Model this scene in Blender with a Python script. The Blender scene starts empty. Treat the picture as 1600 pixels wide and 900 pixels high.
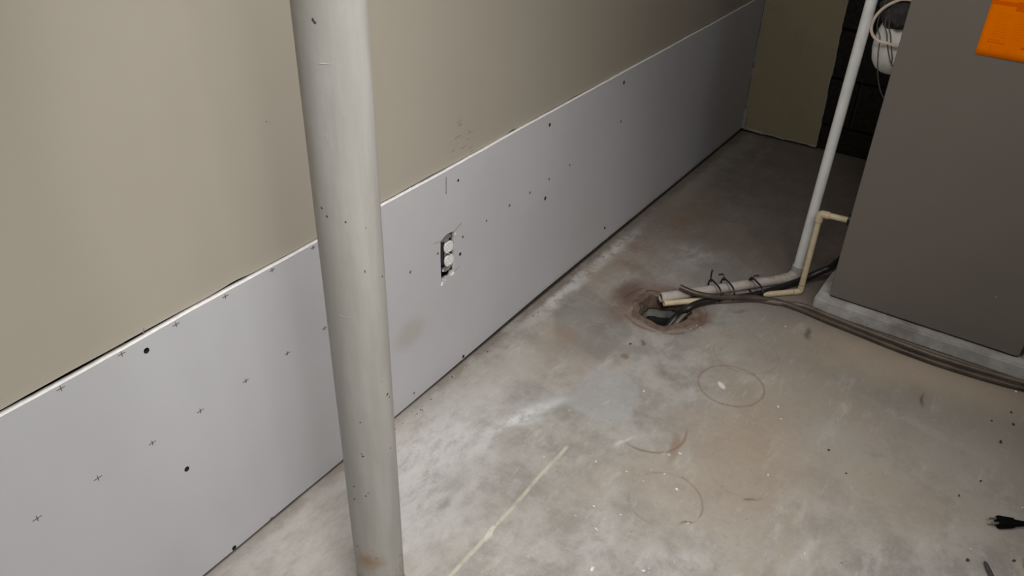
import bpy, bmesh, math, random
from mathutils import Vector, Matrix, noise
S = bpy.context.scene
C = S.collection
random.seed(7)

# ------------------------------------------------------------------ camera
CF, YAW, PITCH, ROLL, CX, CH = 1275.78, 0.592622, 0.582575, 0.022032, 1.12302, 1.447495
cam_d = bpy.data.cameras.new('camera')
cam = bpy.data.objects.new('camera', cam_d)
C.objects.link(cam)
S.camera = cam
cam_d.sensor_fit = 'HORIZONTAL'
cam_d.sensor_width = 36.0
cam_d.lens = CF * 36.0 / 1600.0
cam_d.clip_start = 0.02
_f = Vector((-math.sin(YAW) * math.cos(PITCH), math.cos(YAW) * math.cos(PITCH), -math.sin(PITCH)))
_r = Vector((math.cos(YAW), math.sin(YAW), 0))
_u = _r.cross(_f)
RR = math.cos(ROLL) * _r + math.sin(ROLL) * _u
UU = -math.sin(ROLL) * _r + math.cos(ROLL) * _u
CAM = Vector((CX, 0, CH))
cam.matrix_world = Matrix(((RR.x, UU.x, -_f.x, CX), (RR.y, UU.y, -_f.y, 0), (RR.z, UU.z, -_f.z, CH), (0, 0, 0, 1)))

# ------------------------------------------------------------------ light
S.view_settings.view_transform = 'Standard'
S.view_settings.look = 'None'
S.view_settings.gamma = 1.0
S.view_settings.use_curve_mapping = False
S.view_settings.exposure = 0.05
w = bpy.data.worlds.new('world')
S.world = w
w.use_nodes = True
w.node_tree.nodes['Background'].inputs[0].default_value = (0.9, 0.95, 1.0, 1)
w.node_tree.nodes['Background'].inputs[1].default_value = 0.0
# a bare ceiling bulb over the pole, a bulb deeper in the room; the two spots are added to steepen falloff
def lamp(name, kind, loc, energy, size, color=(1.0, 0.985, 0.965), aim=None, cone=70):
    l = bpy.data.lights.new(name, kind)
    l.energy = energy
    l.color = color
    l.shadow_soft_size = size
    o = bpy.data.objects.new(name, l)
    C.objects.link(o)
    o.location = loc
    if kind == 'SPOT':
        l.spot_size = math.radians(cone)
        l.spot_blend = 1.0
        o.rotation_euler = (Vector(aim) - Vector(loc)).to_track_quat('-Z', 'Y').to_euler()
    return o


lamp('ceiling_bulb', 'POINT', (0.8, 1.0, 1.85), 26, 0.20)
lamp('added_near_spot', 'SPOT', (1.5, 0.0, 2.25), 165, 0.32, aim=(0.2, 0.9, 0), cone=67)  # added source, makes light drop off faster away from the lower left
lamp('far_room_bulb', 'POINT', (2.2, 0.8, 2.1), 13, 0.18)
lamp('added_far_spot', 'SPOT', (2.4, 0.3, 2.2), 30, 0.20, aim=(0.2, 0.9, 0.1), cone=66)  # added source, lifts the near left side against the back


HC = Vector((0.348, 2.004, 0))      # centre of the floor drain

# ------------------------------------------------------------------ measuring helpers
def hit(px, py, axis, val):
    """the point of the plane axis=val that the photograph shows at a pixel (used for measuring only)"""
    d = RR * ((px - 800) / CF) - UU * ((py - 450) / CF) + _f
    t = (val - CAM[axis]) / d[axis]
    return CAM + d * t


def fp(px, py, z=0.0):
    return hit(px, py, 2, z)


# ------------------------------------------------------------------ material helpers
class N:
    def __init__(s, name):
        s.m = bpy.data.materials.new(name)
        s.m.use_nodes = True
        s.t = s.m.node_tree
        s.b = s.t.nodes['Principled BSDF']
        s.co = s.t.nodes.new('ShaderNodeTexCoord').outputs['Object']

    def new(s, kind, **kw):
        n = s.t.nodes.new(kind)
        for k, v in kw.items():
            setattr(n, k, v)
        return n

    def put(s, sock, v):
        if hasattr(v, 'is_linked') or isinstance(v, bpy.types.NodeSocket):
            s.t.links.new(v, sock)
        else:
            if sock.type == 'RGBA' and len(v) == 3:
                v = (*v, 1)
            sock.default_value = v

    def math(s, op, a, b=0.0, c=0.0, clamp=False):
        n = s.new('ShaderNodeMath', operation=op, use_clamp=clamp)
        s.put(n.inputs[0], a)
        s.put(n.inputs[1], b)
        s.put(n.inputs[2], c)
        return n.outputs[0]

    def vmath(s, op, a, b=(0, 0, 0)):
        n = s.new('ShaderNodeVectorMath', operation=op)
        s.put(n.inputs[0], a)
        s.put(n.inputs[1], b)
        return n.outputs['Value'] if op in ('LENGTH', 'DISTANCE', 'DOT_PRODUCT') else n.outputs['Vector']

    def noise(s, scale, detail=4, rough=0.55, co=None, out='Fac', dist=0.0):
        n = s.new('ShaderNodeTexNoise')
        s.put(n.inputs['Vector'], co or s.co)
        n.inputs['Scale'].default_value = scale
        n.inputs['Detail'].default_value = detail
        n.inputs['Roughness'].default_value = rough
        n.inputs['Distortion'].default_value = dist
        return n.outputs[out]

    def step(s, v, a, b, lo=0.0, hi=1.0):
        n = s.new('ShaderNodeMapRange', interpolation_type='SMOOTHSTEP')
        s.put(n.inputs[0], v)
        n.inputs[1].default_value = a
        n.inputs[2].default_value = b
        n.inputs[3].default_value = lo
        n.inputs[4].default_value = hi
        return n.outputs[0]

    def mix(s, f, a, b, mode='MIX'):
        n = s.new('ShaderNodeMix', data_type='RGBA', blend_type=mode)
        s.put(n.inputs[0], f)
        s.put(n.inputs[6], a)
        s.put(n.inputs[7], b)
        return n.outputs[2]

    def scaled(s, co, sc, loc=(0, 0, 0), rot=(0, 0, 0)):
        n = s.new('ShaderNodeMapping')
        s.put(n.inputs[0], co)
        n.inputs[1].default_value = loc
        n.inputs[2].default_value = rot
        n.inputs[3].default_value = sc
        return n.outputs[0]

    def bump(s, h, strength=0.3, dist=0.002):
        n = s.new('ShaderNodeBump')
        n.inputs['Strength'].default_value = strength
        n.inputs['Distance'].default_value = dist
        s.put(n.inputs['Height'], h)
        s.t.links.new(n.outputs[0], s.b.inputs['Normal'])

    def fin(s, col, rough=0.6, metal=0.0, spec=0.5):
        s.put(s.b.inputs['Base Color'], col)
        s.put(s.b.inputs['Roughness'], rough)
        s.put(s.b.inputs['Metallic'], metal)
        s.b.inputs['Specular IOR Level'].default_value = spec
        return s.m


def simple(name, col, rough=0.5, metal=0.0, var=0.12, scale=30, spec=0.5, dirt=None, dirt_amt=0.5, dscale=14):
    n = N(name)
    a = n.noise(scale, 5)
    dark = tuple(c * (1 - var) for c in col)
    lite = tuple(min(1, c * (1 + var)) for c in col)
    c = n.mix(n.step(a, 0.3, 0.7), dark, lite)
    if dirt:
        c = n.mix(n.math('MULTIPLY', n.step(n.noise(dscale, 6, 0.65), 0.5, 0.72), dirt_amt), c, dirt)
    n.bump(a, 0.15, 0.0006)
    return n.fin(c, rough, metal, spec)


def mat_floor():
    n = N('stained_concrete')
    co = n.co
    # gently wobbled coordinates so that stains have live edges
    nz = n.new('ShaderNodeTexNoise')
    n.put(nz.inputs['Vector'], co)
    nz.inputs['Scale'].default_value = 9
    nz.inputs['Detail'].default_value = 5
    wob = n.vmath('SCALE', n.vmath('SUBTRACT', nz.outputs['Color'], (0.5, 0.5, 0.5)))
    wob.node.inputs['Scale'].default_value = 0.09
    cw = n.vmath('ADD', co, wob)
    wob2 = n.vmath('SCALE', n.vmath('SUBTRACT', nz.outputs['Color'], (0.5, 0.5, 0.5)))
    wob2.node.inputs['Scale'].default_value = 0.012
    cs = n.vmath('ADD', co, wob2)
    xyz = n.new('ShaderNodeSeparateXYZ')
    n.put(xyz.inputs[0], co)
    X, Y = xyz.outputs[0], xyz.outputs[1]
    big = n.noise(1.7, 5, 0.6)
    mid = n.noise(7.5, 9, 0.74, dist=0.15)
    fine = n.noise(60, 5, 0.7)
    brush = n.noise(5, 8, 0.72, co=n.scaled(cs, (2.6, 1.0, 1), rot=(0, 0, 0.55)))
    base = n.mix(n.step(mid, 0.36, 0.64), (0.295, 0.278, 0.255), (0.445, 0.426, 0.400))
    base = n.mix(n.step(big, 0.42, 0.62, 0, 0.75), base, (0.40, 0.345, 0.285))
    base = n.mix(n.step(brush, 0.52, 0.72, 0, 0.55), base, (0.60, 0.59, 0.575))
    base = n.mix(n.step(brush, 0.46, 0.3, 0, 0.42), base, (0.25, 0.235, 0.215))
    col = base

    def ell(c, rx, ry, ang=0.0, soft=0.5, warp=True):
        ca, sa = math.cos(ang), math.sin(ang)
        v = n.vmath('SUBTRACT', cw if warp else cs, (c[0], c[1], 0))
        mp = n.new('ShaderNodeMapping', vector_type='TEXTURE')
        n.put(mp.inputs[0], v)
        mp.inputs[2].default_value = (0, 0, ang)
        mp.inputs[3].default_value = (rx, ry, 1e6)
        return n.step(n.vmath('LENGTH', mp.outputs[0]), 1 + soft * 0.5, 1 - soft)

    def blob(c, rx, ry, rgb, amt, ang=0.0, soft=0.6, tex=None):
        nonlocal col
        m = ell(c, rx, ry, ang, soft)
        m = n.math('MULTIPLY', m, amt)
        if tex is not None:
            m = n.math('MULTIPLY', m, tex)
        col = n.mix(m, col, rgb)

    def pb(px, py, rx, ry, rgb, amt, ang=0.0, soft=0.6, tex=None):
        q = fp(px, py)
        blob((q.x, q.y), rx, ry, rgb, amt, ang, soft, tex)

    def poly(pxs, rgb, amt, soft=0.012, tex=None):
        """a straight-edged repair patch (convex outline)"""
        nonlocal col
        ps = [fp(*q) for q in pxs]
        cen = sum(ps, Vector((0, 0, 0))) / len(ps)
        m = amt if tex is None else n.math('MULTIPLY', tex, amt)
        for p0, p1 in zip(ps, ps[1:] + ps[:1]):
            nn = Vector((-(p1 - p0).y, (p1 - p0).x, 0)).normalized()
            if nn.dot(cen - p0) < 0: nn = -nn
            dd = n.vmath('DOT_PRODUCT', n.vmath('SUBTRACT', cs, tuple(p0)), tuple(nn))
            m = n.math('MULTIPLY', m, n.step(dd, -soft, soft))
        col = n.mix(m, col, rgb)

    def ring(c, r, wd, rgb, amt, seed, lo=0.35, hi=0.6, toward=None):
        nonlocal col
        d = n.vmath('LENGTH', n.vmath('SUBTRACT', cs, (c[0], c[1], 0)))
        m = n.step(n.math('ABSOLUTE', n.math('SUBTRACT', d, r)), wd, wd * 0.25)
        k = n.step(n.noise(9, 3, 0.6, co=n.vmath('ADD', co, (seed, seed * 2, 0))), lo, hi, 0.0, 1)
        if toward:
            dv = n.vmath('DOT_PRODUCT', n.vmath('SUBTRACT', cs, (c[0], c[1], 0)), (math.cos(toward), math.sin(toward), 0))
            k = n.math('MULTIPLY', k, n.step(dv, r * 0.1, r * 0.6))
        col = n.mix(n.math('MULTIPLY', n.math('MULTIPLY', m, k), amt), col, rgb)

    patchy = n.step(n.noise(11, 8, 0.72, dist=0.3), 0.38, 0.62)
    fuzzy = n.step(n.noise(24, 6, 0.72), 0.36, 0.6)
    lively = n.step(n.noise(13, 9, 0.78, co=n.scaled(cs, (2.2, 1, 1), rot=(0, 0, 0.6))), 0.36, 0.6, 0.25, 1)
    RUST = (0.17, 0.10, 0.07)
    BROWN = (0.27, 0.19, 0.13)
    DARK = (0.14, 0.125, 0.11)
    PALE = (0.62, 0.615, 0.60)
    # back of the room: brown dirt film, floor darker toward the far corner and beside the furnace
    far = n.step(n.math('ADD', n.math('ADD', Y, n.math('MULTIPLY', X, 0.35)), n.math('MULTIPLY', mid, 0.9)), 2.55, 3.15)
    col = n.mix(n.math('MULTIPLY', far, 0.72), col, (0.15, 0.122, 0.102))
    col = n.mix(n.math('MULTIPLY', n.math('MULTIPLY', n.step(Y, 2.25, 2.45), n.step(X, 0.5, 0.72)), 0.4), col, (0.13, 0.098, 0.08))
    # brown film on the floor in front of the furnace
    pb(1460, 590, 0.42, 0.12, (0.55, 0.46, 0.36), 0.7, 0.05, 0.9)
    pb(1180, 700, 0.16, 0.22, (0.37, 0.29, 0.22), 0.6, 0.3, 0.9)
    pb(1330, 760, 0.30, 0.14, (0.42, 0.365, 0.305), 0.45, 0.2, 0.9)
    # stains around the drain
    pb(1000, 400, 0.13, 0.17, (0.25, 0.165, 0.11), 0.8, 0.3, 0.9, patchy)
    pb(930, 430, 0.07, 0.16, (0.30, 0.245, 0.19), 0.6, -0.1, 0.9)
    pb(1080, 400, 0.12, 0.10, PALE, 0.42, 0.4, 0.9, patchy)
    pb(1090, 340, 0.12, 0.2, (0.22, 0.16, 0.115), 0.7, 0.2, 0.9, patchy)
    poly([(862, 468), (915, 445), (962, 482), (990, 520), (938, 566), (868, 520)], (0.235, 0.225, 0.21), 0.62, 0.012)
    pb(890, 480, 0.05, 0.08, DARK, 0.5, -0.2, 0.9, patchy)
    pb(945, 515, 0.06, 0.11, (0.2, 0.185, 0.165), 0.5, 0.6, 0.9, patchy)
    pb(900, 545, 0.09, 0.07, (0.24, 0.225, 0.205), 0.5, 0.2, 0.8)
    pb(1050, 575, 0.07, 0.045, (0.2, 0.18, 0.15), 0.6, -0.2, 0.8, patchy)
    pb(880, 525, 0.05, 0.04, (0.33, 0.24, 0.18), 0.7, 0, 0.9)
    # drier rust halo round the drain
    pb(1028, 478, 0.165, 0.145, RUST, 0.85, 0.6, 0.5, n.step(n.noise(14, 7, 0.75), 0.3, 0.55, 0.45, 1))
    pb(1075, 497, 0.075, 0.06, (0.135, 0.07, 0.052), 0.85, 0.5, 0.6)
    pb(985, 455, 0.055, 0.07, (0.14, 0.09, 0.07), 0.7, 0.3, 0.6)
    ring((HC.x, HC.y, 0), 0.128, 0.007, (0.10, 0.06, 0.045), 0.55, 7.3, 0.42, 0.6)
    ring((HC.x, HC.y, 0), 0.108, 0.005, (0.24, 0.17, 0.13), 0.45, 8.3, 0.42, 0.62)
    pb(1035, 512, 0.09, 0.022, (0.28, 0.17, 0.13), 0.5, 0.5, 0.7, fuzzy)
    # pale blotches
    pb(815, 655, 0.03, 0.12, (0.74, 0.75, 0.76), 0.95, -0.35, 0.8, fuzzy)
    pb(845, 635, 0.04, 0.10, (0.6, 0.61, 0.62), 0.6, -0.3, 0.9)
    poly([(937, 567), (1000, 602), (985, 660), (925, 655), (880, 628)], (0.42, 0.418, 0.418), 0.6, 0.012)
    pb(680, 700, 0.13, 0.26, (0.66, 0.65, 0.64), 0.8, -0.1, 0.9, lively)
    pb(460, 850, 0.12, 0.3, (0.56, 0.54, 0.52), 0.55, -0.05, 0.9, lively)
    pb(760, 610, 0.07, 0.2, (0.56, 0.54, 0.515), 0.45, -0.05, 0.9)
    pb(620, 780, 0.2, 0.25, (0.6, 0.59, 0.575), 0.5, 0, 0.9, lively)
    pb(660, 810, 0.13, 0.12, (0.55, 0.545, 0.535), 0.55, 0, 0.9, lively)
    pb(930, 830, 0.05, 0.10, (0.55, 0.55, 0.55), 0.5, 0.4, 0.9, fuzzy)
    pb(1060, 880, 0.10, 0.05, (0.55, 0.55, 0.54), 0.5, 0.4, 0.9, fuzzy)
    pb(1450, 670, 0.16, 0.02, (0.5, 0.485, 0.455), 0.5, -0.15, 0.9, fuzzy)
    pb(1530, 700, 0.2, 0.2, (0.45, 0.41, 0.36), 0.5, 0, 0.9)
    pb(1310, 680, 0.10, 0.05, (0.44, 0.425, 0.4), 0.45, 0.3, 0.9)
    pb(975, 690, 0.008, 0.035, PALE, 0.75, -0.4, 0.8)
    pb(1130, 602, 0.011, 0.022, (0.75, 0.74, 0.71), 0.95, 0.7, 0.5)
    pb(690, 790, 0.012, 0.025, (0.2, 0.18, 0.17), 0.5, -0.3, 0.8)
    pb(705, 755, 0.035, 0.04, (0.28, 0.26, 0.245), 0.5, 0, 0.9)
    # far corner: pale wash, brown patches
    pb(1195, 232, 0.02, 0.22, (0.4, 0.38, 0.35), 0.5, 0.1, 0.9, patchy)
    pb(1150, 240, 0.06, 0.3, (0.34, 0.315, 0.28), 0.5, 0.0, 0.9, patchy)
    pb(1050, 345, 0.1, 0.16, (0.24, 0.155, 0.105), 0.55, 0.2, 0.9, fuzzy)
    pb(1010, 365, 0.05, 0.12, (0.17, 0.155, 0.14), 0.5, 0.0, 0.8, fuzzy)
    pb(1170, 330, 0.1, 0.12, (0.30, 0.275, 0.25), 0.4, 0.3, 0.9, fuzzy)
    # scuffs and spots
    pb(1262, 522, 0.008, 0.04, (0.13, 0.1, 0.1), 0.75, 0.35, 0.8)
    pb(1437, 627, 0.006, 0.026, (0.12, 0.11, 0.105), 0.8, 0.45, 0.7)
    pb(1150, 487, 0.03, 0.012, (0.2, 0.13, 0.1), 0.6, 0.6, 0.8)
    pb(1180, 781, 0.018, 0.005, (0.2, 0.12, 0.07), 0.7, 0.75, 0.6)
    pb(1002, 539, 0.008, 0.012, (0.12, 0.09, 0.08), 0.7)
    pb(975, 555, 0.011, 0.013, (0.2, 0.12, 0.08), 0.6)
    # rings left by paint cans and buckets
    BR = (0.25, 0.175, 0.12)
    ring(fp(1142, 602), 0.088, 0.0046, BR, 0.6, 1.3, 0.2, 0.5)
    ring(fp(1165, 552), 0.092, 0.0042, BR, 0.35, 4.1)
    ring(fp(1040, 780), 0.085, 0.0044, BR, 0.5, 2.2, 0.4, 0.62)
    ring(fp(1018, 668), 0.090, 0.0056, BR, 0.7, 3.1, 0.25, 0.5, toward=-0.75)
    ring(fp(1165, 735), 0.088, 0.0050, BR, 0.25, 5.2, 0.42, 0.62)
    pb(1072, 819, 0.02, 0.004, (0.22, 0.13, 0.085), 0.7, 0.75, 0.6)
    q = fp(1018, 668)
    blob((q.x + 0.078, q.y - 0.03), 0.018, 0.05, (0.25, 0.165, 0.11), 0.55, 0.2)
    # chalk line: a yellowish stroke from the frame's foot up the floor
    a, b = fp(703, 902), fp(886, 697)
    L = (b - a)
    ln = L.length
    ang = math.atan2(L.y, L.x)
    mp = n.new('ShaderNodeMapping', vector_type='TEXTURE')
    n.put(mp.inputs[0], cs)
    mp.inputs[1].default_value = (a.x, a.y, 0)
    mp.inputs[2].default_value = (0, 0, ang)
    sx = n.new('ShaderNodeSeparateXYZ')
    n.put(sx.inputs[0], mp.outputs[0])
    m = n.step(n.math('ABSOLUTE', sx.outputs[1]), 0.0065, 0.002)
    along = n.math('MULTIPLY', n.step(sx.outputs[0], -0.3, -0.28), n.step(sx.outputs[0], ln + 0.005, ln - 0.01))
    gap = n.step(n.math('ABSOLUTE', n.math('SUBTRACT', sx.outputs[0], ln * 0.335)), 0.004, 0.012)
    worn = n.step(n.noise(14, 4, 0.7), 0.36, 0.55, 0.35, 1)
    m = n.math('MULTIPLY', n.math('MULTIPLY', m, along), n.math('MULTIPLY', gap, worn))
    col = n.mix(n.math('MULTIPLY', m, 0.85), col, (0.60, 0.545, 0.44))
    pb(945, 630, 0.005, 0.016, (0.58, 0.53, 0.43), 0.6, -0.25, 0.5)
    pb(765, 832, 0.008, 0.012, (0.66, 0.62, 0.53), 0.9, -0.2, 0.4)
    # foot of the left wall: grime close to the panel, then a lime bloom
    xw = n.math('ADD', X, n.math('MULTIPLY', n.math('SUBTRACT', n.noise(17, 6, 0.7), 0.5), 0.05))
    bloom = n.math('MULTIPLY', n.math('MULTIPLY', n.step(xw, 0.012, 0.028), n.step(xw, 0.085, 0.045)),
                   n.math('MULTIPLY', n.math('MULTIPLY', n.step(Y, 1.65, 1.85), n.step(Y, 2.5, 2.25)), n.step(n.noise(13, 7, 0.72), 0.36, 0.58)))
    col = n.mix(n.math('MULTIPLY', bloom, 0.85), col, (0.60, 0.595, 0.57))
    bloom2 = n.math('MULTIPLY', n.math('MULTIPLY', n.step(xw, 0.02, 0.05), n.step(xw, 0.13, 0.06)), n.step(Y, 2.5, 2.8))
    col = n.mix(n.math('MULTIPLY', bloom2, 0.25), col, (0.42, 0.39, 0.34))
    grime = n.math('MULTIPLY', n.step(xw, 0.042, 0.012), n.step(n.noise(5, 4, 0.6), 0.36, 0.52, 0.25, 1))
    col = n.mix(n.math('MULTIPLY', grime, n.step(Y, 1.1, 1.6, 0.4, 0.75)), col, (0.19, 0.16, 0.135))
    # shade in the gap under the panel, painted near-black over the grime
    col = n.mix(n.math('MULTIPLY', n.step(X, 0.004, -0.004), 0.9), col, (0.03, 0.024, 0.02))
    # dragged scuffs, pale and dark, and small blots
    sc1 = n.noise(9, 8, 0.78, co=n.scaled(cs, (7, 1.0, 1), rot=(0, 0, 0.62)))
    sc2 = n.noise(8, 8, 0.78, co=n.scaled(cs, (1.0, 5, 1), rot=(0, 0, 0.25)))
    near = n.step(Y, 2.6, 1.9, 0.5, 1)
    col = n.mix(n.math('MULTIPLY', n.step(sc1, 0.56, 0.72, 0, 0.42), near), col, (0.62, 0.61, 0.60))
    col = n.mix(n.step(sc2, 0.57, 0.74, 0, 0.38), col, (0.235, 0.205, 0.18))
    bl = n.noise(30, 7, 0.7)
    col = n.mix(n.step(bl, 0.60, 0.74, 0, 0.5), col, (0.225, 0.19, 0.165))
    col = n.mix(n.math('MULTIPLY', n.step(bl, 0.38, 0.26, 0, 0.5), near), col, (0.60, 0.59, 0.575))
    # fine grain everywhere
    col = n.mix(n.step(fine, 0.55, 0.8, 0, 0.25), col, (0.58, 0.57, 0.55))
    col = n.mix(n.step(fine, 0.42, 0.25, 0, 0.3), col, (0.17, 0.155, 0.14))
    rough = n.step(mid, 0.25, 0.75, 0.62, 0.42)
    n.bump(n.math('ADD', n.math('MULTIPLY', mid, 0.6), n.math('MULTIPLY', fine, 0.5)), 0.25, 0.003)
    return n.fin(col, rough, 0, 0.35)


def mat_beige():
    n = N('beige_wall_paint')
    a = n.noise(1.3, 4, 0.6)
    f = n.noise(140, 3, 0.6)
    c = n.mix(n.step(a, 0.35, 0.65), (0.405, 0.367, 0.303), (0.425, 0.387, 0.322))
    xyz = n.new('ShaderNodeSeparateXYZ')
    n.put(xyz.inputs[0], n.co)
    # scuff marks above the outlet
    q = hit(725, 222, 0, -0.01)
    v = n.vmath('SUBTRACT', n.co, tuple(q))
    mp = n.new('ShaderNodeMapping', vector_type='TEXTURE')
    n.put(mp.inputs[0], v)
    mp.inputs[3].default_value = (1, 0.05, 0.075)
    m = n.step(n.vmath('LENGTH', mp.outputs[0]), 1.15, 0.6)
    st = n.step(n.noise(1, 3, 0.5, co=n.scaled(n.co, (1, 26, 120))), 0.60, 0.66)
    c = n.mix(n.math('MULTIPLY', n.math('MULTIPLY', m, st), 0.7), c, (0.16, 0.13, 0.10))
    n.bump(f, 0.12, 0.0008)
    return n.fin(c, 0.55, 0, 0.35)


def mat_panel():
    n = N('grey_drywall_paper')
    a = n.noise(2.1, 4, 0.6)
    f = n.noise(260, 3, 0.6)
    c = n.mix(n.step(a, 0.35, 0.65), (0.515, 0.511, 0.532), (0.545, 0.542, 0.565))
    for px, py, ry, rz, k in [(640, 522, 0.07, 0.05, 0.5), (880, 450, 0.12, 0.018, 0.25)]:
        q = hit(px, py, 0, 0)
        mp = n.new('ShaderNodeMapping', vector_type='TEXTURE')
        n.put(mp.inputs[0], n.vmath('SUBTRACT', n.co, tuple(q)))
        mp.inputs[3].default_value = (1, ry, rz)
        m = n.step(n.vmath('LENGTH', mp.outputs[0]), 1.2, 0.3)
        c = n.mix(n.math('MULTIPLY', m, k), c, (0.40, 0.37, 0.31))
    # damp, dirty foot of the panel further along
    xyz = n.new('ShaderNodeSeparateXYZ')
    n.put(xyz.inputs[0], n.co)
    zz = n.math('ADD', xyz.outputs[2], n.math('MULTIPLY', n.noise(30, 5, 0.7), 0.03))
    m = n.math('MULTIPLY', n.step(zz, 0.05, 0.02), n.step(xyz.outputs[1], 1.5, 1.9))
    c = n.mix(n.math('MULTIPLY', m, 0.55), c, (0.2, 0.175, 0.14))
    n.bump(f, 0.08, 0.0005)
    return n.fin(c, 0.75, 0, 0.25)


def mat_pole():
    n = N('chipped_offwhite_paint')
    st = n.noise(4, 5, 0.6, co=n.scaled(n.co, (9, 9, 1.2)))
    c = n.mix(n.step(st, 0.35, 0.7), (0.345, 0.335, 0.305), (0.40, 0.391, 0.366))
    fl_ = n.noise(16, 6, 0.7, co=n.scaled(n.co, (1.6, 1.6, 1)))
    c = n.mix(n.step(fl_, 0.63, 0.74, 0, 0.55), c, (0.36, 0.33, 0.275))
    ch = n.noise(42, 3, 0.55, co=n.scaled(n.co, (1.3, 1.3, 1)))
    c = n.mix(n.step(ch, 0.745, 0.76), c, (0.10, 0.075, 0.06))
    xyz = n.new('ShaderNodeSeparateXYZ')
    n.put(xyz.inputs[0], n.co)
    rz = n.math('ADD', xyz.outputs[2], n.math('MULTIPLY', n.noise(24, 6, 0.72), -0.32))
    c = n.mix(n.step(rz, 0.03, -0.05, 0, 0.85), c, (0.27, 0.15, 0.08))
    d = RR * ((570 - 800) / CF) - UU * ((890 - 450) / CF) + _f
    rp = CAM + d * (0.968 / math.hypot(d.x, d.y)) - Vector((0.3655, 0.6945, 0))
    m = n.step(n.math('ADD', n.vmath('DISTANCE', n.co, tuple(rp)), n.math('MULTIPLY', n.noise(40, 6, 0.7), 0.05)), 0.072, 0.036)
    c = n.mix(n.math('MULTIPLY', m, 0.8), c, (0.30, 0.17, 0.085))
    n.bump(n.math('ADD', n.math('MULTIPLY', n.step(n.noise(26, 4, 0.6), 0.5, 0.6), 0.8), n.math('MULTIPLY', st, 0.6)), 0.14, 0.001)
    return n.fin(c, 0.42, 0, 0.5)


def mat_furnace():
    n = N('taupe_enamel_sheet')
    a = n.noise(1.6, 4, 0.6)
    c = n.mix(n.step(a, 0.3, 0.7), (0.178, 0.160, 0.140), (0.192, 0.172, 0.152))
    n.bump(n.noise(180, 2), 0.06, 0.0005)
    return n.fin(c, 0.42, 0.0, 0.45)


def mat_pad():
    n = N('grey_concrete_pad')
    a = n.noise(16, 7, 0.7)
    c = n.mix(n.step(a, 0.3, 0.7), (0.36, 0.35, 0.335), (0.56, 0.55, 0.53))
    c = n.mix(n.step(n.noise(6, 5, 0.6), 0.5, 0.7, 0, 0.6), c, (0.22, 0.19, 0.16))
    n.bump(a, 0.4, 0.003)
    return n.fin(c, 0.85, 0, 0.2)


def mat_block():
    n = N('black_block')  # even near-black block colour
    a = n.noise(60, 6, 0.7)
    c = n.mix(n.step(a, 0.3, 0.7), (0.012, 0.0105, 0.009), (0.028, 0.025, 0.021))
    n.bump(a, 0.6, 0.004)
    return n.fin(c, 0.85, 0, 0.2)


def mat_olive():
    n = N('olive_wall_paint')
    a = n.noise(3, 4, 0.6)
    c = n.mix(n.step(a, 0.3, 0.7), (0.32, 0.275, 0.18), (0.355, 0.305, 0.20))
    c = n.mix(n.step(n.noise(7, 5, 0.65), 0.6, 0.75, 0, 0.4), c, (0.2, 0.16, 0.11))
    return n.fin(c, 0.6, 0, 0.3)


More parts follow.
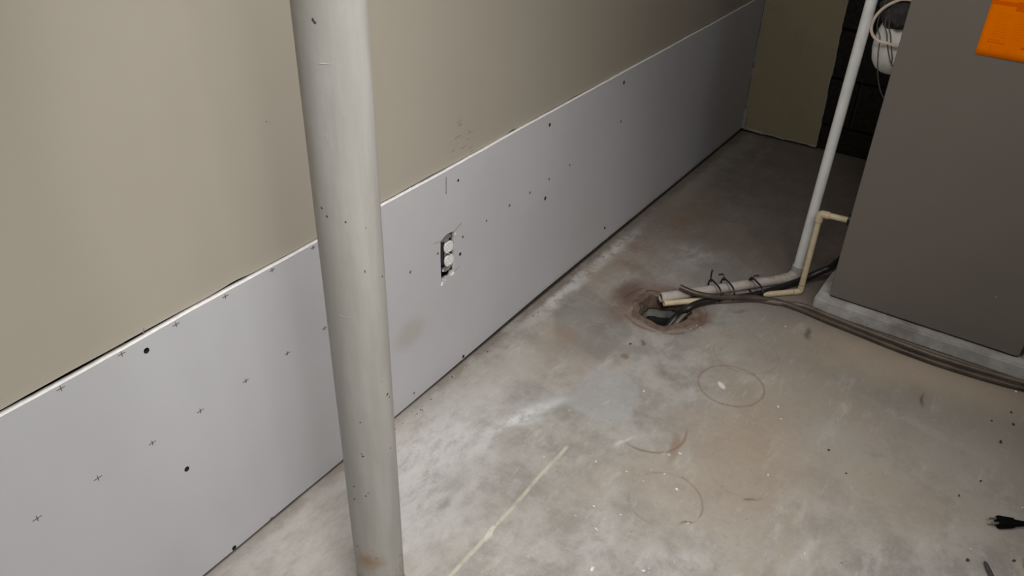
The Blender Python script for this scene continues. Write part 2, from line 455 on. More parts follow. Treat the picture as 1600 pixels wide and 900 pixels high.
M = {
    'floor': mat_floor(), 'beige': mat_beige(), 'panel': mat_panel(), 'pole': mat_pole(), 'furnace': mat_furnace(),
    'pad': mat_pad(), 'block': mat_block(), 'olive': mat_olive(),
    'gypsum': simple('white_gypsum_core', (0.80, 0.79, 0.77), 0.85, var=0.08, scale=80),
    'cavity': simple('painted_cavity_shade', (0.012, 0.011, 0.010), 0.9),  # near-black, stands for the shade inside the wall
    'mark': simple('grey_guide_ink', (0.16, 0.15, 0.15), 0.8),
    'pencil': simple('pencil_grey', (0.2, 0.19, 0.18), 0.8),
    'screw': simple('brown_screw_head', (0.17, 0.14, 0.12), 0.6),
    'mortar': simple('dark_mortar', (0.05, 0.047, 0.042), 0.9, scale=60),
    'pit': simple('damp_pit_concrete', (0.17, 0.165, 0.145), 0.45, scale=18, var=0.5, dirt=(0.03, 0.027, 0.024), dirt_amt=0.8),
    'rubble': simple('rusty_broken_concrete', (0.165, 0.115, 0.088), 0.85, scale=40, var=0.3, dirt=(0.10, 0.06, 0.045), dirt_amt=0.6),
    'pvc': simple('white_plastic_pipe', (0.80, 0.815, 0.81), 0.38, var=0.05, scale=20),
    'pvcdirty': simple('stained_white_pipe', (0.48, 0.44, 0.40), 0.5, var=0.15, scale=18, dirt=(0.27, 0.20, 0.15), dirt_amt=0.7, dscale=22),
    'cream': simple('cream_plastic_pipe', (0.66, 0.56, 0.38), 0.42, var=0.08, scale=24, dirt=(0.42, 0.26, 0.12), dirt_amt=0.55, dscale=26),
    'glue': simple('amber_pipe_cement', (0.55, 0.36, 0.16), 0.4, scale=40),
    'blackhose': simple('black_rubber_hose', (0.016, 0.015, 0.015), 0.42, spec=0.5),
    'brownhose': simple('brown_stained_vinyl_hose', (0.072, 0.055, 0.042), 0.4, var=0.35, scale=16, spec=0.5),
    'taupehose': simple('dull_brown_hose', (0.125, 0.098, 0.075), 0.4, var=0.25, scale=16),
    'tie': simple('black_nylon', (0.012, 0.011, 0.011), 0.4),
    'device': simple('white_outlet_plastic', (0.78, 0.78, 0.79), 0.35, var=0.03),
    'slot': simple('slot_black', (0.03, 0.03, 0.03), 0.7),
    'zinc': simple('galvanised_strap', (0.36, 0.35, 0.31), 0.5, 0.5, var=0.25, dirt=(0.5, 0.48, 0.43), dirt_amt=0.6),
    'bluebox': simple('blue_plastic_box', (0.03, 0.08, 0.36), 0.45),
    'orange': None,
    'print': simple('orange_notice_ink', (0.44, 0.085, 0.003), 0.8),
    'seam_shade': simple('painted_seam_shade', (0.03, 0.027, 0.024), 0.6),
    'plug': simple('black_plug_rubber', (0.004, 0.004, 0.004), 0.8, spec=0.1),
    'brass': simple('nickel_plug_blade', (0.42, 0.40, 0.37), 0.5, 0.7),
    'rod': simple('dark_grey_sheath', (0.06, 0.055, 0.06), 0.45),
    'yellow': simple('yellow_cable_jacket', (0.72, 0.60, 0.05), 0.45),
    'crumb': simple('white_plaster_crumb', (0.72, 0.71, 0.68), 0.9),
    'debris': simple('dark_grit', (0.05, 0.042, 0.038), 0.9),
    'whitecap': simple('white_round_cover_plastic', (0.68, 0.67, 0.63), 0.45, var=0.05),
    'cablew': simple('pale_cable_jacket', (0.62, 0.50, 0.42), 0.5),
    'cableg': simple('dark_grey_wire', (0.075, 0.07, 0.065), 0.5),
    'insul': simple('grey_fibre_wool', (0.035, 0.032, 0.032), 0.95, scale=50, var=0.4),
    'ceiling': simple('unpainted_ceiling_board', (0.45, 0.42, 0.37), 0.9),
    'steel': simple('grey_steel', (0.3, 0.29, 0.28), 0.5, 0.3),
}
_n = N('orange_paper')
M['orange'] = _n.fin(_n.mix(_n.step(_n.noise(8, 3), 0.3, 0.7), (0.96, 0.20, 0.0), (0.99, 0.215, 0.0)), 0.8, 0, 0.0)


# ------------------------------------------------------------------ object helpers
def link(name, me, parent=None):
    o = bpy.data.objects.new(name, me)
    C.objects.link(o)
    if parent is not None:
        o.parent = parent
    return o


def wloc(o):
    v = Vector((0, 0, 0))
    while o is not None:
        v += o.location
        o = o.parent
    return v


def mesh_obj(name, bm, mats, parent=None, smooth=False, loc=None):
    """bm in world coordinates; vertices are moved so the origin sits at loc (or the parent's origin)"""
    base = wloc(parent) if parent is not None else Vector((0, 0, 0))
    off = Vector(loc) if loc is not None else base
    bmesh.ops.translate(bm, verts=bm.verts, vec=-off)
    me = bpy.data.meshes.new(name)
    bm.to_mesh(me)
    bm.free()
    for m in (mats if isinstance(mats, (list, tuple)) else [mats]):
        me.materials.append(m)
    if smooth:
        me.shade_smooth()
        if hasattr(me, 'set_sharp_from_angle'):
            me.set_sharp_from_angle(angle=math.radians(40))
    o = link(name, me, parent)
    o.location = off - base
    return o


def tag(o, label=None, cat=None, group=None, kind=None):
    if label: o['label'] = label
    if cat: o['category'] = cat
    if group: o['group'] = group
    if kind: o['kind'] = kind
    return o


def thing(name, loc, label, cat, group=None):
    o = bpy.data.objects.new(name, None)
    o.empty_display_size = 0.05
    C.objects.link(o)
    o.location = loc
    return tag(o, label, cat, group)


def box(bm, lo, hi, bevel=0.0, mi=0):
    vs = [bm.verts.new((x, y, z)) for x in (lo[0], hi[0]) for y in (lo[1], hi[1]) for z in (lo[2], hi[2])]
    fs = [(0, 1, 3, 2), (4, 6, 7, 5), (0, 4, 5, 1), (2, 3, 7, 6), (0, 2, 6, 4), (1, 5, 7, 3)]
    faces = [bm.faces.new([vs[i] for i in f]) for f in fs]
    for f in faces: f.material_index = mi
    if bevel:
        es = list({e for f in faces for e in f.edges})
        bmesh.ops.bevel(bm, geom=es, offset=bevel, segments=2, profile=0.5, affect='EDGES')
    return faces


def spline(pts, sub=8):
    pts = [Vector(p) for p in pts]
    out = []
    for i in range(len(pts) - 1):
        p0 = pts[max(i - 1, 0)]; p1 = pts[i]; p2 = pts[i + 1]; p3 = pts[min(i + 2, len(pts) - 1)]
        for k in range(sub):
            t = k / sub
            out.append(0.5 * ((2 * p1) + (-p0 + p2) * t + (2 * p0 - 5 * p1 + 4 * p2 - p3) * t * t + (-p0 + 3 * p1 - 3 * p2 + p3) * t ** 3))
    out.append(pts[-1])
    return out


def tube(bm, pts, rad, seg=12, caps=True, closed=False, mi=0):
    pts = [Vector(p) for p in pts]
    n = len(pts)
    rs = rad if isinstance(rad, (list, tuple)) else [rad] * n
    def tan(i):
        if closed: return (pts[(i + 1) % n] - pts[i - 1]).normalized()
        return (pts[min(i + 1, n - 1)] - pts[max(i - 1, 0)]).normalized()
    t = tan(0)
    u = t.orthogonal().normalized()
    rings = []
    for i in range(n):
        t2 = tan(i)
        u = (u - t2 * u.dot(t2)).normalized()
        v = t2.cross(u)
        rings.append([bm.verts.new(pts[i] + (u * math.cos(a) + v * math.sin(a)) * rs[i]) for a in [2 * math.pi * k / seg for k in range(seg)]])
    m = n if closed else n - 1
    for i in range(m):
        A, B = rings[i], rings[(i + 1) % n]
        for k in range(seg):
            f = bm.faces.new((A[k], A[(k + 1) % seg], B[(k + 1) % seg], B[k]))
            f.smooth = True
            f.material_index = mi
    if caps and not closed:
        bm.faces.new(rings[0][::-1]).material_index = mi
        bm.faces.new(rings[-1]).material_index = mi
    return rings


def hollow(bm, pts, ro, ri, seg=16):
    """a pipe with real wall thickness and open ends"""
    A = tube(bm, pts, ro, seg, caps=False)
    B = tube(bm, pts, ri, seg, caps=False)
    for a, b in ((A[0], B[0]), (A[-1], B[-1])):
        for k in range(seg):
            bm.faces.new((a[k], a[(k + 1) % seg], b[(k + 1) % seg], b[k]))
    bmesh.ops.recalc_face_normals(bm, faces=bm.faces)


def arc(c, r, a0, a1, u, v, n=10):
    return [Vector(c) + Vector(u) * (r * math.cos(a0 + (a1 - a0) * i / n)) + Vector(v) * (r * math.sin(a0 + (a1 - a0) * i / n)) for i in range(n + 1)]


def plate(outer, holes, thick):
    """filled flat shape with holes, extruded: returns a bmesh in the xy plane, z from 0 to thick"""
    cu = bpy.data.curves.new('tmp', 'CURVE')
    cu.dimensions = '2D'
    cu.fill_mode = 'BOTH'
    cu.extrude = thick / 2
    for poly in [outer] + holes:
        sp = cu.splines.new('POLY')
        sp.points.add(len(poly) - 1)
        for p, q in zip(sp.points, poly): p.co = (q[0], q[1], 0, 1)
        sp.use_cyclic_u = True
    o = bpy.data.objects.new('tmp', cu)
    C.objects.link(o)
    dg = bpy.context.evaluated_depsgraph_get()
    me = bpy.data.meshes.new_from_object(o.evaluated_get(dg))
    bm = bmesh.new()
    bm.from_mesh(me)
    bpy.data.objects.remove(o)
    bpy.data.curves.remove(cu)
    bpy.data.meshes.remove(me)
    bmesh.ops.remove_doubles(bm, verts=bm.verts, dist=1e-6)
    bmesh.ops.recalc_face_normals(bm, faces=bm.faces)
    bmesh.ops.translate(bm, verts=bm.verts, vec=(0, 0, thick / 2))
    return bm


def xform(bm, fn):
    for v in bm.verts: v.co = fn(v.co)
    bmesh.ops.recalc_face_normals(bm, faces=bm.faces)


YB = 3.53           # back wall plane
Y0 = -2.5
ROOM_X = 4.2
CEIL = 2.42

# ------------------------------------------------------------------ floor with the drain pit
def hole_r(a):
    return 0.081 + 0.014 * noise.noise(Vector((math.cos(a) * 1.6, math.sin(a) * 1.6, 3.1))) + 0.006 * noise.noise(Vector((math.cos(a) * 5, math.sin(a) * 5, 9.7)))
hole_pts = [(HC.x + hole_r(a) * math.cos(a), HC.y + hole_r(a) * math.sin(a)) for a in [2 * math.pi * k / 72 for k in range(72)]]
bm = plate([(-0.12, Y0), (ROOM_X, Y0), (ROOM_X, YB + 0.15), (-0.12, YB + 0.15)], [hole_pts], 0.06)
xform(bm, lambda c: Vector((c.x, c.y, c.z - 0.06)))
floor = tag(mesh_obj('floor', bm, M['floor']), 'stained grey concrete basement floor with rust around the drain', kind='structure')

bm = bmesh.new()
rows = []
for z, k in ((-0.055, 1.0), (-0.07, 0.99), (-0.09, 0.97), (-0.12, 0.93)):
    rows.append([bm.verts.new((HC.x + (x - HC.x) * k + 0.004 * noise.noise(Vector((x * 30, y * 30, z * 30))), HC.y + (y - HC.y) * k, z)) for x, y in hole_pts])
for A, B in zip(rows, rows[1:]):
    for k in range(72): bm.faces.new((A[k], A[(k + 1) % 72], B[(k + 1) % 72], B[k]))
tag(mesh_obj('drain_pit', bm, M['pit'], floor, True), 'damp dark pit of the open floor drain')
bm = bmesh.new()
vs = [bm.verts.new((HC.x + (x - HC.x) * 0.985, HC.y + (y - HC.y) * 0.985, -0.082)) for x, y in hole_pts]
bm.faces.new(vs)
tag(mesh_obj('pit_bottom', bm, simple('black_pit_sheet', (0.008, 0.0075, 0.007), 0.45), floor), 'black sheet closing the bottom of the drain')  # flat near-black sheet across the pit
bm = bmesh.new()
rows = []
for i, (k, z) in enumerate(((0.985, -0.05), (0.975, -0.02), (1.0, 0.0015), (1.06, 0.004), (1.16, 0.003), (1.3, 0.0003), (1.38, -0.003))):
    row = []
    for j, (x, y) in enumerate(hole_pts):
        nn = noise.noise(Vector((x * 42, y * 42, i * 0.8))) + 0.6 * noise.noise(Vector((x * 110, y * 110, i)))
        kk = k * (1 + (0.025 * nn if i > 1 else 0.008 * nn))
        row.append(bm.verts.new((HC.x + (x - HC.x) * kk, HC.y + (y - HC.y) * kk, z + (0.0018 * nn if 1 < i < 6 else 0))))
    rows.append(row)
for A, B in zip(rows, rows[1:]):
    for k in range(72): bm.faces.new((A[k], A[(k + 1) % 72], B[(k + 1) % 72], B[k]))
bmesh.ops.recalc_face_normals(bm, faces=bm.faces)
tag(mesh_obj('drain_rim', bm, M['rubble'], floor, True), 'rough rust-brown broken rim around the drain')

# crumbs of plaster and grit lying on the floor (nobody could count them)
def crumbs(name, spots, mat, label):
    bm = bmesh.new()
    for (x, y, s) in spots:
        m = Matrix.Translation((x, y, s * 0.25)) @ Matrix.Rotation(random.random() * 6.28, 4, 'Z') @ Matrix.Diagonal((s, s * random.uniform(0.4, 0.8), s * 0.45, 1))
        r = bmesh.ops.create_icosphere(bm, subdivisions=1, radius=0.5, matrix=m)
        for v in r['verts']: v.co += Vector((random.uniform(-1, 1), random.uniform(-1, 1), 0)) * s * 0.14
    o = tag(mesh_obj(name, bm, mat), label, 'debris', kind='stuff')
    return o
sp = []
for px, py, s in [(1045, 712, 8), (1063, 710, 8), (931, 722, 6), (979, 738, 6), (928, 792, 8), (932, 829, 9), (1216, 637, 9), (1257, 866, 6),
                  (1005, 893, 9), (1014, 889, 6), (899, 806, 5), (890, 642, 5), (1006, 612, 6), (1038, 741, 5), (1057, 765, 8), (1053, 879, 6),
                  (1075, 818, 5), (1516, 858, 6), (1597, 794, 5), (1608, 612, 6), (1227, 511, 5), (1200, 743, 5), (925, 890, 12), (1018, 735, 5),
                  (850, 715, 4), (710, 830, 4), (1220, 655, 5), (825, 870, 4), (1587, 612, 6), (970, 805, 5), (1005, 752, 4), (1220, 795, 6)]:
    q = fp(px, py)
    sp.append((q.x, q.y, 0.82 * s * (q - CAM).dot(_f) / CF))
for k in range(40):
    q = (random.uniform(0.25, 1.5), random.uniform(0.8, 1.75))
    sp.append((q[0], q[1], random.uniform(0.001, 0.0024)))
for k in range(30):
    y = random.uniform(0.9, 2.3)
    sp.append((random.uniform(0.008, 0.06), y, random.uniform(0.002, 0.006)))
for k in range(14):
    a = random.random() * 6.28
    r = random.uniform(0.1, 0.15)
    sp.append((HC.x + r * math.cos(a), HC.y + r * math.sin(a), random.uniform(0.002, 0.005)))
crumbs('plaster_crumbs', sp, M['crumb'], 'tiny white plaster crumbs scattered over the concrete floor')
sp = []
for px, py, s in [(1563, 691, 8), (1532, 752, 5), (1498, 775, 5), (1584, 877, 6), (1512, 876, 7), (1295, 704, 5), (1322, 740, 4), (1549, 658, 5), (1583, 664, 6), (1580, 645, 5), (985, 538, 5)]:
    q = fp(px, py)
    sp.append((q.x, q.y, s * (q - CAM).dot(_f) / CF))
for k in range(60):
    sp.append((random.uniform(0.005, 0.04), random.uniform(1.0, 3.2), random.uniform(0.002, 0.006)))
for k in range(40):
    sp.append((random.uniform(0.2, 1.5), random.uniform(0.9, 2.1), random.uniform(0.001, 0.003)))
crumbs('floor_grit', sp, M['debris'], 'tiny dark specks of grit scattered over the concrete floor')

# ------------------------------------------------------------------ left wall
PT = 0.0127
bm = bmesh.new()
box(bm, (-0.16, Y0, 0), (-0.12, YB + 0.15, CEIL))
wall_left = tag(mesh_obj('wall_left', bm, M['cavity']), 'left basement wall of beige painted drywall over a bare grey panel', kind='structure')
# studs in the cavity keep the boards up
for k, y in enumerate([0.12 + 0.4064 * j for j in range(-5, 9)]):
    if abs(y - 1.375) < 0.1: continue
    bm = bmesh.new()
    box(bm, (-0.12, y - 0.019, 0.04), (-PT - 0.0225, y + 0.019, CEIL - 0.02))
    mesh_obj('stud', bm, simple('stud_wood', (0.3, 0.22, 0.13), 0.8) if k == 0 else bpy.data.materials['stud_wood'], wall_left)

# --- lower bare panel, with the ragged outlet cut-out and the drilled holes
def wall_pt(px, py, x=0.0):
    q = hit(px, py, 0, x)
    return (q.y, q.z)
cut_px = [(335, 332), (352, 308), (378, 275), (405, 250), (440, 232), (476, 214), (478, 330), (484, 470), (488, 640), (470, 652), (445, 700), (412, 712), (380, 740), (345, 768), (338, 640), (334, 480)]
cut = [wall_pt(640 + a / 6.925, 330 + b / 6.925) for a, b in cut_px]
holes_px = [(229, 548, 4.4), (292, 733, 3.9), (366, 856, 3.6), (859, 195, 2.6), (852, 310, 2.8), (719, 397, 2.6), (724, 557, 2.6), (945, 356, 2.2), (975, 129, 2.6), (716, 282, 2.2)]
holes = []
for px, py, s in holes_px:
    y, z = wall_pt(px, py)
    d = (Vector((0, y, z)) - CAM).dot(_f)
    r = s * 1.15 * d / CF
    holes.append([(y + r * math.cos(a), z + 1.05 * r * math.sin(a)) for a in [2 * math.pi * k / 12 for k in range(12)]])
TOPZ = 0.6105
top = []
y = Y0
while y < YB - 0.002:
    top.append((y, TOPZ + 0.0022 * noise.noise(Vector((y * 3.1, 0.3, 0))) + 0.0008 * noise.noise(Vector((y * 25, 1.3, 0)))))
    y += 0.02
def zbot(y): return 0.006 + 0.011 * max(0, min(1, (y - 1.2) / 0.6)) - 0.004 * max(0, min(1, (y - 2.3) / 0.6)) + 0.0015 * noise.noise(Vector((y * 7, 4, 0)))
outline = [(y, zbot(y)) for y in [Y0 + 0.05 * k for k in range(int((YB - Y0) / 0.05) + 1)]] + [(YB - 0.002, zbot(YB))] + [(YB - 0.002, TOPZ)] + top[::-1]
bm = plate(outline, [cut] + holes, PT)
xform(bm, lambda c: Vector((c.z - PT, c.x, c.y)))
bm.normal_update()
hole_c = [(sum(q[0] for q in h) / len(h), sum(q[1] for q in h) / len(h)) for h in holes]
for f in bm.faces:
    f.material_index = 1 if abs(f.normal.x) < 0.5 else 0
    if f.material_index:
        c = f.calc_center_median()
        if any((c.y - h[0]) ** 2 + (c.z - h[1]) ** 2 < 0.008 ** 2 for h in hole_c): f.material_index = 2  # gypsum sides of small holes painted dark for shade
        elif abs(c.y - 1.375) < 0.05 and abs(c.z - 0.375) < 0.09: f.material_index = 3
panel = tag(mesh_obj('drywall_panel', bm, [M['panel'], M['gypsum'], M['cavity'], simple('dusty_cut_gypsum', (0.42, 0.41, 0.39), 0.9, scale=200, var=0.3)], wall_left), 'bare grey drywall strip along the foot of the wall')

# printed stud guide crosses, screws and pencil strokes on the strip
bm = bmesh.new()
def stroke(bm, y, z, ly, lz, th, x=0.0004):
    """a thin bar on the wall plane"""
    d = Vector((0, ly, lz)); n_ = Vector((0, -lz, ly)).normalized() * th / 2
    c = Vector((0.0, y, z))
    a, b = c - d / 2, c + d / 2
    q = [a - n_, a + n_, b + n_, b - n_]
    lo = [bm.verts.new((x - 0.0006, v.y, v.z)) for v in q]
    hi = [bm.verts.new((x, v.y, v.z)) for v in q]
    bm.faces.new(hi)
    for i in range(4): bm.faces.new((lo[i], lo[(i + 1) % 4], hi[(i + 1) % 4], hi[i]))
for px, py, s in [(95, 607, 11), (190, 553, 10), (275, 507, 10), (352, 463, 9), (425, 422, 8), (489, 387, 7), (58, 810, 12), (153, 747, 11), (238, 692, 10), (313, 642, 10), (384, 595, 9),
               (449, 552, 8), (507, 513, 8), (537, 717, 6), (480, 765, 6), (424, 810, 6)]:
    y, z = wall_pt(px, py)
    d = (Vector((0, y, z)) - CAM).dot(_f) / CF
    stroke(bm, y, z, s * d * 1.25, 0, 1.4 * d)
    stroke(bm, y, z, 0, s * d * 0.95, 1.4 * d)
bmesh.ops.recalc_face_normals(bm, faces=bm.faces)
tag(mesh_obj('guide_marks', bm, M['mark'], wall_left), 'small printed crosses marking the stud lines', kind='stuff')
bm = bmesh.new()
for px, py, s in [(641, 425, 2.2), (796, 321, 2.2), (760, 345, 1.8), (828, 301, 2.0), (858, 280, 2.0), (723, 370, 2.2), (684, 396, 2), (970, 190, 2), (890, 258, 1.8), (598, 432, 2.2), (647, 614, 1.8)]:
    y, z = wall_pt(px, py)
    r = s * (Vector((0, y, z)) - CAM).dot(_f) / CF
    bmesh.ops.create_cone(bm, cap_ends=True, segments=10, radius1=r * 1.2, radius2=r, depth=0.001, matrix=Matrix.Translation((0.0003, y, z)) @ Matrix.Rotation(math.pi / 2, 4, 'Y'))
tag(mesh_obj('screw_heads', bm, M['screw'], wall_left), 'brownish screw heads set flush in the grey strip', kind='stuff')
bm = bmesh.new()
y, z = wall_pt(697, 290)
stroke(bm, y, z, 0.002, 0.045, 0.0028)
y, z = wall_pt(714, 356.5)
stroke(bm, y, z, 0.035, 0.012, 0.0018)
y, z = wall_pt(713, 421)
stroke(bm, y, z, 0.03, 0.006, 0.001)
y, z = wall_pt(683, 379)
stroke(bm, y, z, 0.03, -0.006, 0.0008)
bmesh.ops.recalc_face_normals(bm, faces=bm.faces)
mesh_obj('pencil_strokes', bm, M['pencil'], wall_left)['kind'] = 'stuff'
# torn paper shreds on the cut-out
bm = bmesh.new()
for a, b, s in [(470, 672, 6), (452, 688, 4), (354, 776, 5), (347, 795, 4), (492, 243, 4), (384, 750, 2), (360, 645, 3)]:
    y, z = wall_pt(640 + a / 6.925, 330 + b / 6.925)
    s *= 0.0009
    r = bmesh.ops.create_icosphere(bm, subdivisions=2, radius=s, matrix=Matrix.Translation((0.0005, y, z)) @ Matrix.Diagonal((0.45, 1.0, 0.8, 1)))
    for v in r['verts']: v.co += noise.noise_vector(v.co * 300) * s * 0.5
mesh_obj('torn_gypsum', bm, M['gypsum'], wall_left)['kind'] = 'stuff'

# --- upper beige board with its saw-cut lower edge
out = []
y = Y0
while y < YB - 0.002:
    g = 0.0029 + 0.0020 * noise.noise(Vector((y * 2.3, 7.7, 0))) + 0.0010 * noise.noise(Vector((y * 17, 2.2, 0)))
    # open spots
    for py_, wd, amp in ((hit(369, 444, 0, -0.009).y, 0.03, 0.003), (hit(800, 209, 0, -0.009).y, 0.02, 0.004), (hit(200, 551, 0, -0.009).y, 0.25, 0.002)):
        g += amp * math.exp(-((y - py_) / wd) ** 2)
    out.append((y, TOPZ + max(0.001, g)))
    y += 0.012
out += [(YB - 0.002, TOPZ + 0.004), (YB - 0.002, CEIL), (Y0, CEIL)]
bm = plate(out, [], PT)
xform(bm, lambda c: Vector((c.z - PT - 0.0085, c.x, c.y)))
bm.normal_update()
for f in bm.faces: f.material_index = 1 if f.normal.z < -0.5 else 0
tag(mesh_obj('painted_drywall', bm, [M['beige'], M['gypsum']], wall_left), 'beige painted upper drywall with a rough cut lower edge')
# flakes of torn white paper on the cut edge
bm = bmesh.new()
for px, py, l in [(232, 522, 12), (455, 397, 10), (692, 267, 9), (725, 251, 9), (742, 241, 6), (600, 317, 6), (640, 294, 5), (940, 129, 7)]:
    q = hit(px, py, 0, -0.009)
    d = (q - CAM).dot(_f) / CF
    ln = l * d * 1.4
    pts = [Vector((-0.0075 + 0.0005 * random.random(), q.y + ln * (k / 6 - 0.5), q.z + 0.0015 * noise.noise(Vector((k * 1.7, px, 0))))) for k in range(7)]
    tube(bm, pts, [0.0004, 0.0011, 0.0014, 0.001, 0.0014, 0.0009, 0.0003], 6)
mesh_obj('torn_paper', bm, M['gypsum'], wall_left)['kind'] = 'stuff'
bm = bmesh.new()
for px, py, ly, lz in [(224, 520, 0.006, 0.016), (416, 190, 0.004, 0.002), (715, 214, 0.022, 0.002), (724, 230, 0.018, 0.003)]:
    q = hit(px, py, 0, -0.0085)
    stroke(bm, q.y, q.z, ly, lz, 0.0013, -0.0081)
mesh_obj('scratch_marks', bm, M['pencil'], wall_left)['kind'] = 'stuff'

# ------------------------------------------------------------------ duplex outlet
OY, OZ = 1.3772, 0.3815
outlet = thing('electrical_outlet', (-0.004, OY, OZ), 'white duplex outlet without cover plate in a ragged wall cut-out', 'outlet')
def oct_face(zc):
    pts = []
    for k in range(40):
        a = 2 * math.pi * k / 40
        yy, zz = 0.0166 * math.cos(a), 0.0178 * math.sin(a)
        zz = max(-0.0142, min(0.0142, zz))
        pts.append((OY + yy, zc + zz))
    return pts
for zc in (OZ + 0.0194, OZ - 0.0194):
    bm = plate(oct_face(zc), [[(OY + sy + a, zc + 0.0045 + b) for a, b in ((-.0014, -.0042), (.0014, -.0042), (.0014, .0042), (-.0014, .0042))] for sy in (-0.0063, 0.0063)]
               + [[(OY + 0.0028 * math.cos(t), zc - 0.0072 + 0.0026 * math.sin(t)) for t in [2 * math.pi * k / 12 for k in range(12)]]], 0.006)
    xform(bm, lambda c: Vector((c.z - 0.0035, c.x, c.y)))
    f = mesh_obj('receptacle_face', bm, M['device'], outlet)
    bm = bmesh.new()
    box(bm, (-0.0022, OY - 0.009, zc - 0.0105), (-0.0012, OY + 0.009, zc + 0.010))
    mesh_obj('socket_slots', bm, M['slot'], f)
bm = bmesh.new()
box(bm, (-0.034, OY - 0.0150, OZ - 0.034), (-0.009, OY + 0.0150, OZ + 0.034), 0.002)
mesh_obj('outlet_body', bm, M['slot'], outlet)
bm = plate([(OY - 0.0075, OZ - 0.053), (OY + 0.0075, OZ - 0.053), (OY + 0.0195, OZ - 0.046), (OY + 0.0195, OZ - 0.039), (OY + 0.009, OZ - 0.037), (OY + 0.009, OZ + 0.037), (OY + 0.0195, OZ + 0.039), (OY + 0.0195, OZ + 0.046), (OY + 0.0075, OZ + 0.053),
            (OY - 0.0075, OZ + 0.053), (OY - 0.0195, OZ + 0.046), (OY - 0.0195, OZ + 0.039), (OY - 0.009, OZ + 0.037), (OY - 0.009, OZ - 0.037), (OY - 0.0195, OZ - 0.039), (OY - 0.0195, OZ - 0.046)], [], 0.0015)
xform(bm, lambda c: Vector((c.z - 0.0072, c.x, c.y)))
mesh_obj('mounting_strap', bm, M['zinc'], outlet)
for zc in (OZ, OZ + 0.0475, OZ - 0.0475):
    bm = bmesh.new()
    bmesh.ops.create_cone(bm, cap_ends=True, segments=14, radius1=0.0032, radius2=0.0026, depth=0.0016, matrix=Matrix.Translation((0.0036 if zc == OZ else -0.005, OY, zc)) @ Matrix.Rotation(math.pi / 2, 4, 'Y'))
    if zc == OZ:
        bmesh.ops.create_cone(bm, cap_ends=True, segments=10, radius1=0.0018, radius2=0.0018, depth=0.008, matrix=Matrix.Translation((0.0, OY, zc)) @ Matrix.Rotation(math.pi / 2, 4, 'Y'))
    mesh_obj('screw', bm, M['zinc'], outlet)
bm = bmesh.new()   # open-fronted blue box round the device
for lo, hi in (((-0.075, OY - 0.029, OZ - 0.05), (-0.0135, OY - 0.0268, OZ + 0.05)), ((-0.03, OY - 0.0268, OZ - 0.032), (-0.0135, OY - 0.0205, OZ - 0.006)), ((-0.03, OY - 0.0268, OZ + 0.004), (-0.0135, OY - 0.0205, OZ + 0.03)), ((-0.075, OY + 0.0268, OZ - 0.05), (-0.0135, OY + 0.029, OZ + 0.05)),
               ((-0.075, OY - 0.0268, OZ + 0.0478), (-0.0135, OY + 0.0268, OZ + 0.05)), ((-0.075, OY - 0.0268, OZ - 0.05), (-0.0135, OY + 0.0268, OZ - 0.0478)),
               ((-0.077, OY - 0.029, OZ - 0.05), (-0.075, OY + 0.029, OZ + 0.05))):
    box(bm, lo, hi)
tag(mesh_obj('back_box', bm, M['bluebox'], outlet), 'blue plastic back box')

# ------------------------------------------------------------------ back wall: black block with an olive board in the corner
bm = bmesh.new()
box(bm, (-0.12, YB + 0.045, 0), (ROOM_X, YB + 0.15, CEIL))
wall_back = tag(mesh_obj('wall_back', bm, M['mortar']), 'dark back wall of black block with an olive board in the corner', kind='structure')
blk = None
for r_ in range(6):
    z0 = -0.085 + r_ * 0.2032
    for k in range(4):
        x0 = 0.055 + k * 0.4064 + (0.2032 if r_ % 2 else 0) - 0.2
        lo = (max(x0, -0.1), YB + 0.015, max(z0, 0.002)); hi = (x0 + 0.396, YB + 0.1, z0 + 0.193)
        if hi[2] - lo[2] < 0.02: continue
        bm = bmesh.new()
        box(bm, lo, hi, 0.004)
        mesh_obj('block', bm, M['block'], wall_back)
# olive board: ragged right edge
edge = []
z = 0.012
while z < CEIL - 0.02:
    edge.append((0.345 - 0.022 * z + 0.006 * noise.noise(Vector((z * 9, 0, 2))) + 0.004 * noise.noise(Vector((z * 40, 0, 5))), z))
    z += 0.015
ob = [(0.001, 0.014), (0.08, 0.012), (0.16, 0.016), (0.25, 0.010), (0.31, 0.014)] + edge + [(0.32, CEIL - 0.01), (0.001, CEIL - 0.01)]
bm = plate(ob, [], PT)
xform(bm, lambda c: Vector((c.x, YB + PT - c.z, c.y)))
bm.normal_update()
for f in bm.faces: f.material_index = 1 if abs(f.normal.y) < 0.5 else 0
tag(mesh_obj('olive_drywall', bm, [M['olive'], M['gypsum']], wall_back), 'olive painted board with a ragged right edge')
bm = bmesh.new()
def smear(bm, pts, wd):
    for (a, b), w_ in zip(zip(pts, pts[1:]), wd):
        tube(bm, spline([a, (Vector(a) + Vector(b)) / 2 + Vector((0.002, 0, 0.002)), b], 4), w_, 6)
P = [Vector((0.006, YB - 0.002, 0.018)), Vector((0.006, YB - 0.002, 0.06)), Vector((0.004, YB - 0.002, 0.11))]
smear(bm, P, [0.012, 0.010])
P = [Vector((0.006, YB - 0.002, 0.018)), Vector((0.10, YB - 0.001, 0.013)), Vector((0.2, YB - 0.001, 0.012)), Vector((0.345, YB - 0.001, 0.013))]
smear(bm, P, [0.007, 0.0035, 0.004])
smear(bm, [Vector((0.004, YB - 0.001, 0.11)), Vector((0.003, YB - 0.001, 0.3)), Vector((0.003, YB - 0.001, 0.75))], [0.0035, 0.003])
for v in bm.verts: v.co += noise.noise_vector(v.co * 60) * 0.003
tag(mesh_obj('joint_compound', bm, simple('grey_joint_compound', (0.36, 0.34, 0.30), 0.85), wall_back), 'pale plaster smear in the corner', kind=None)

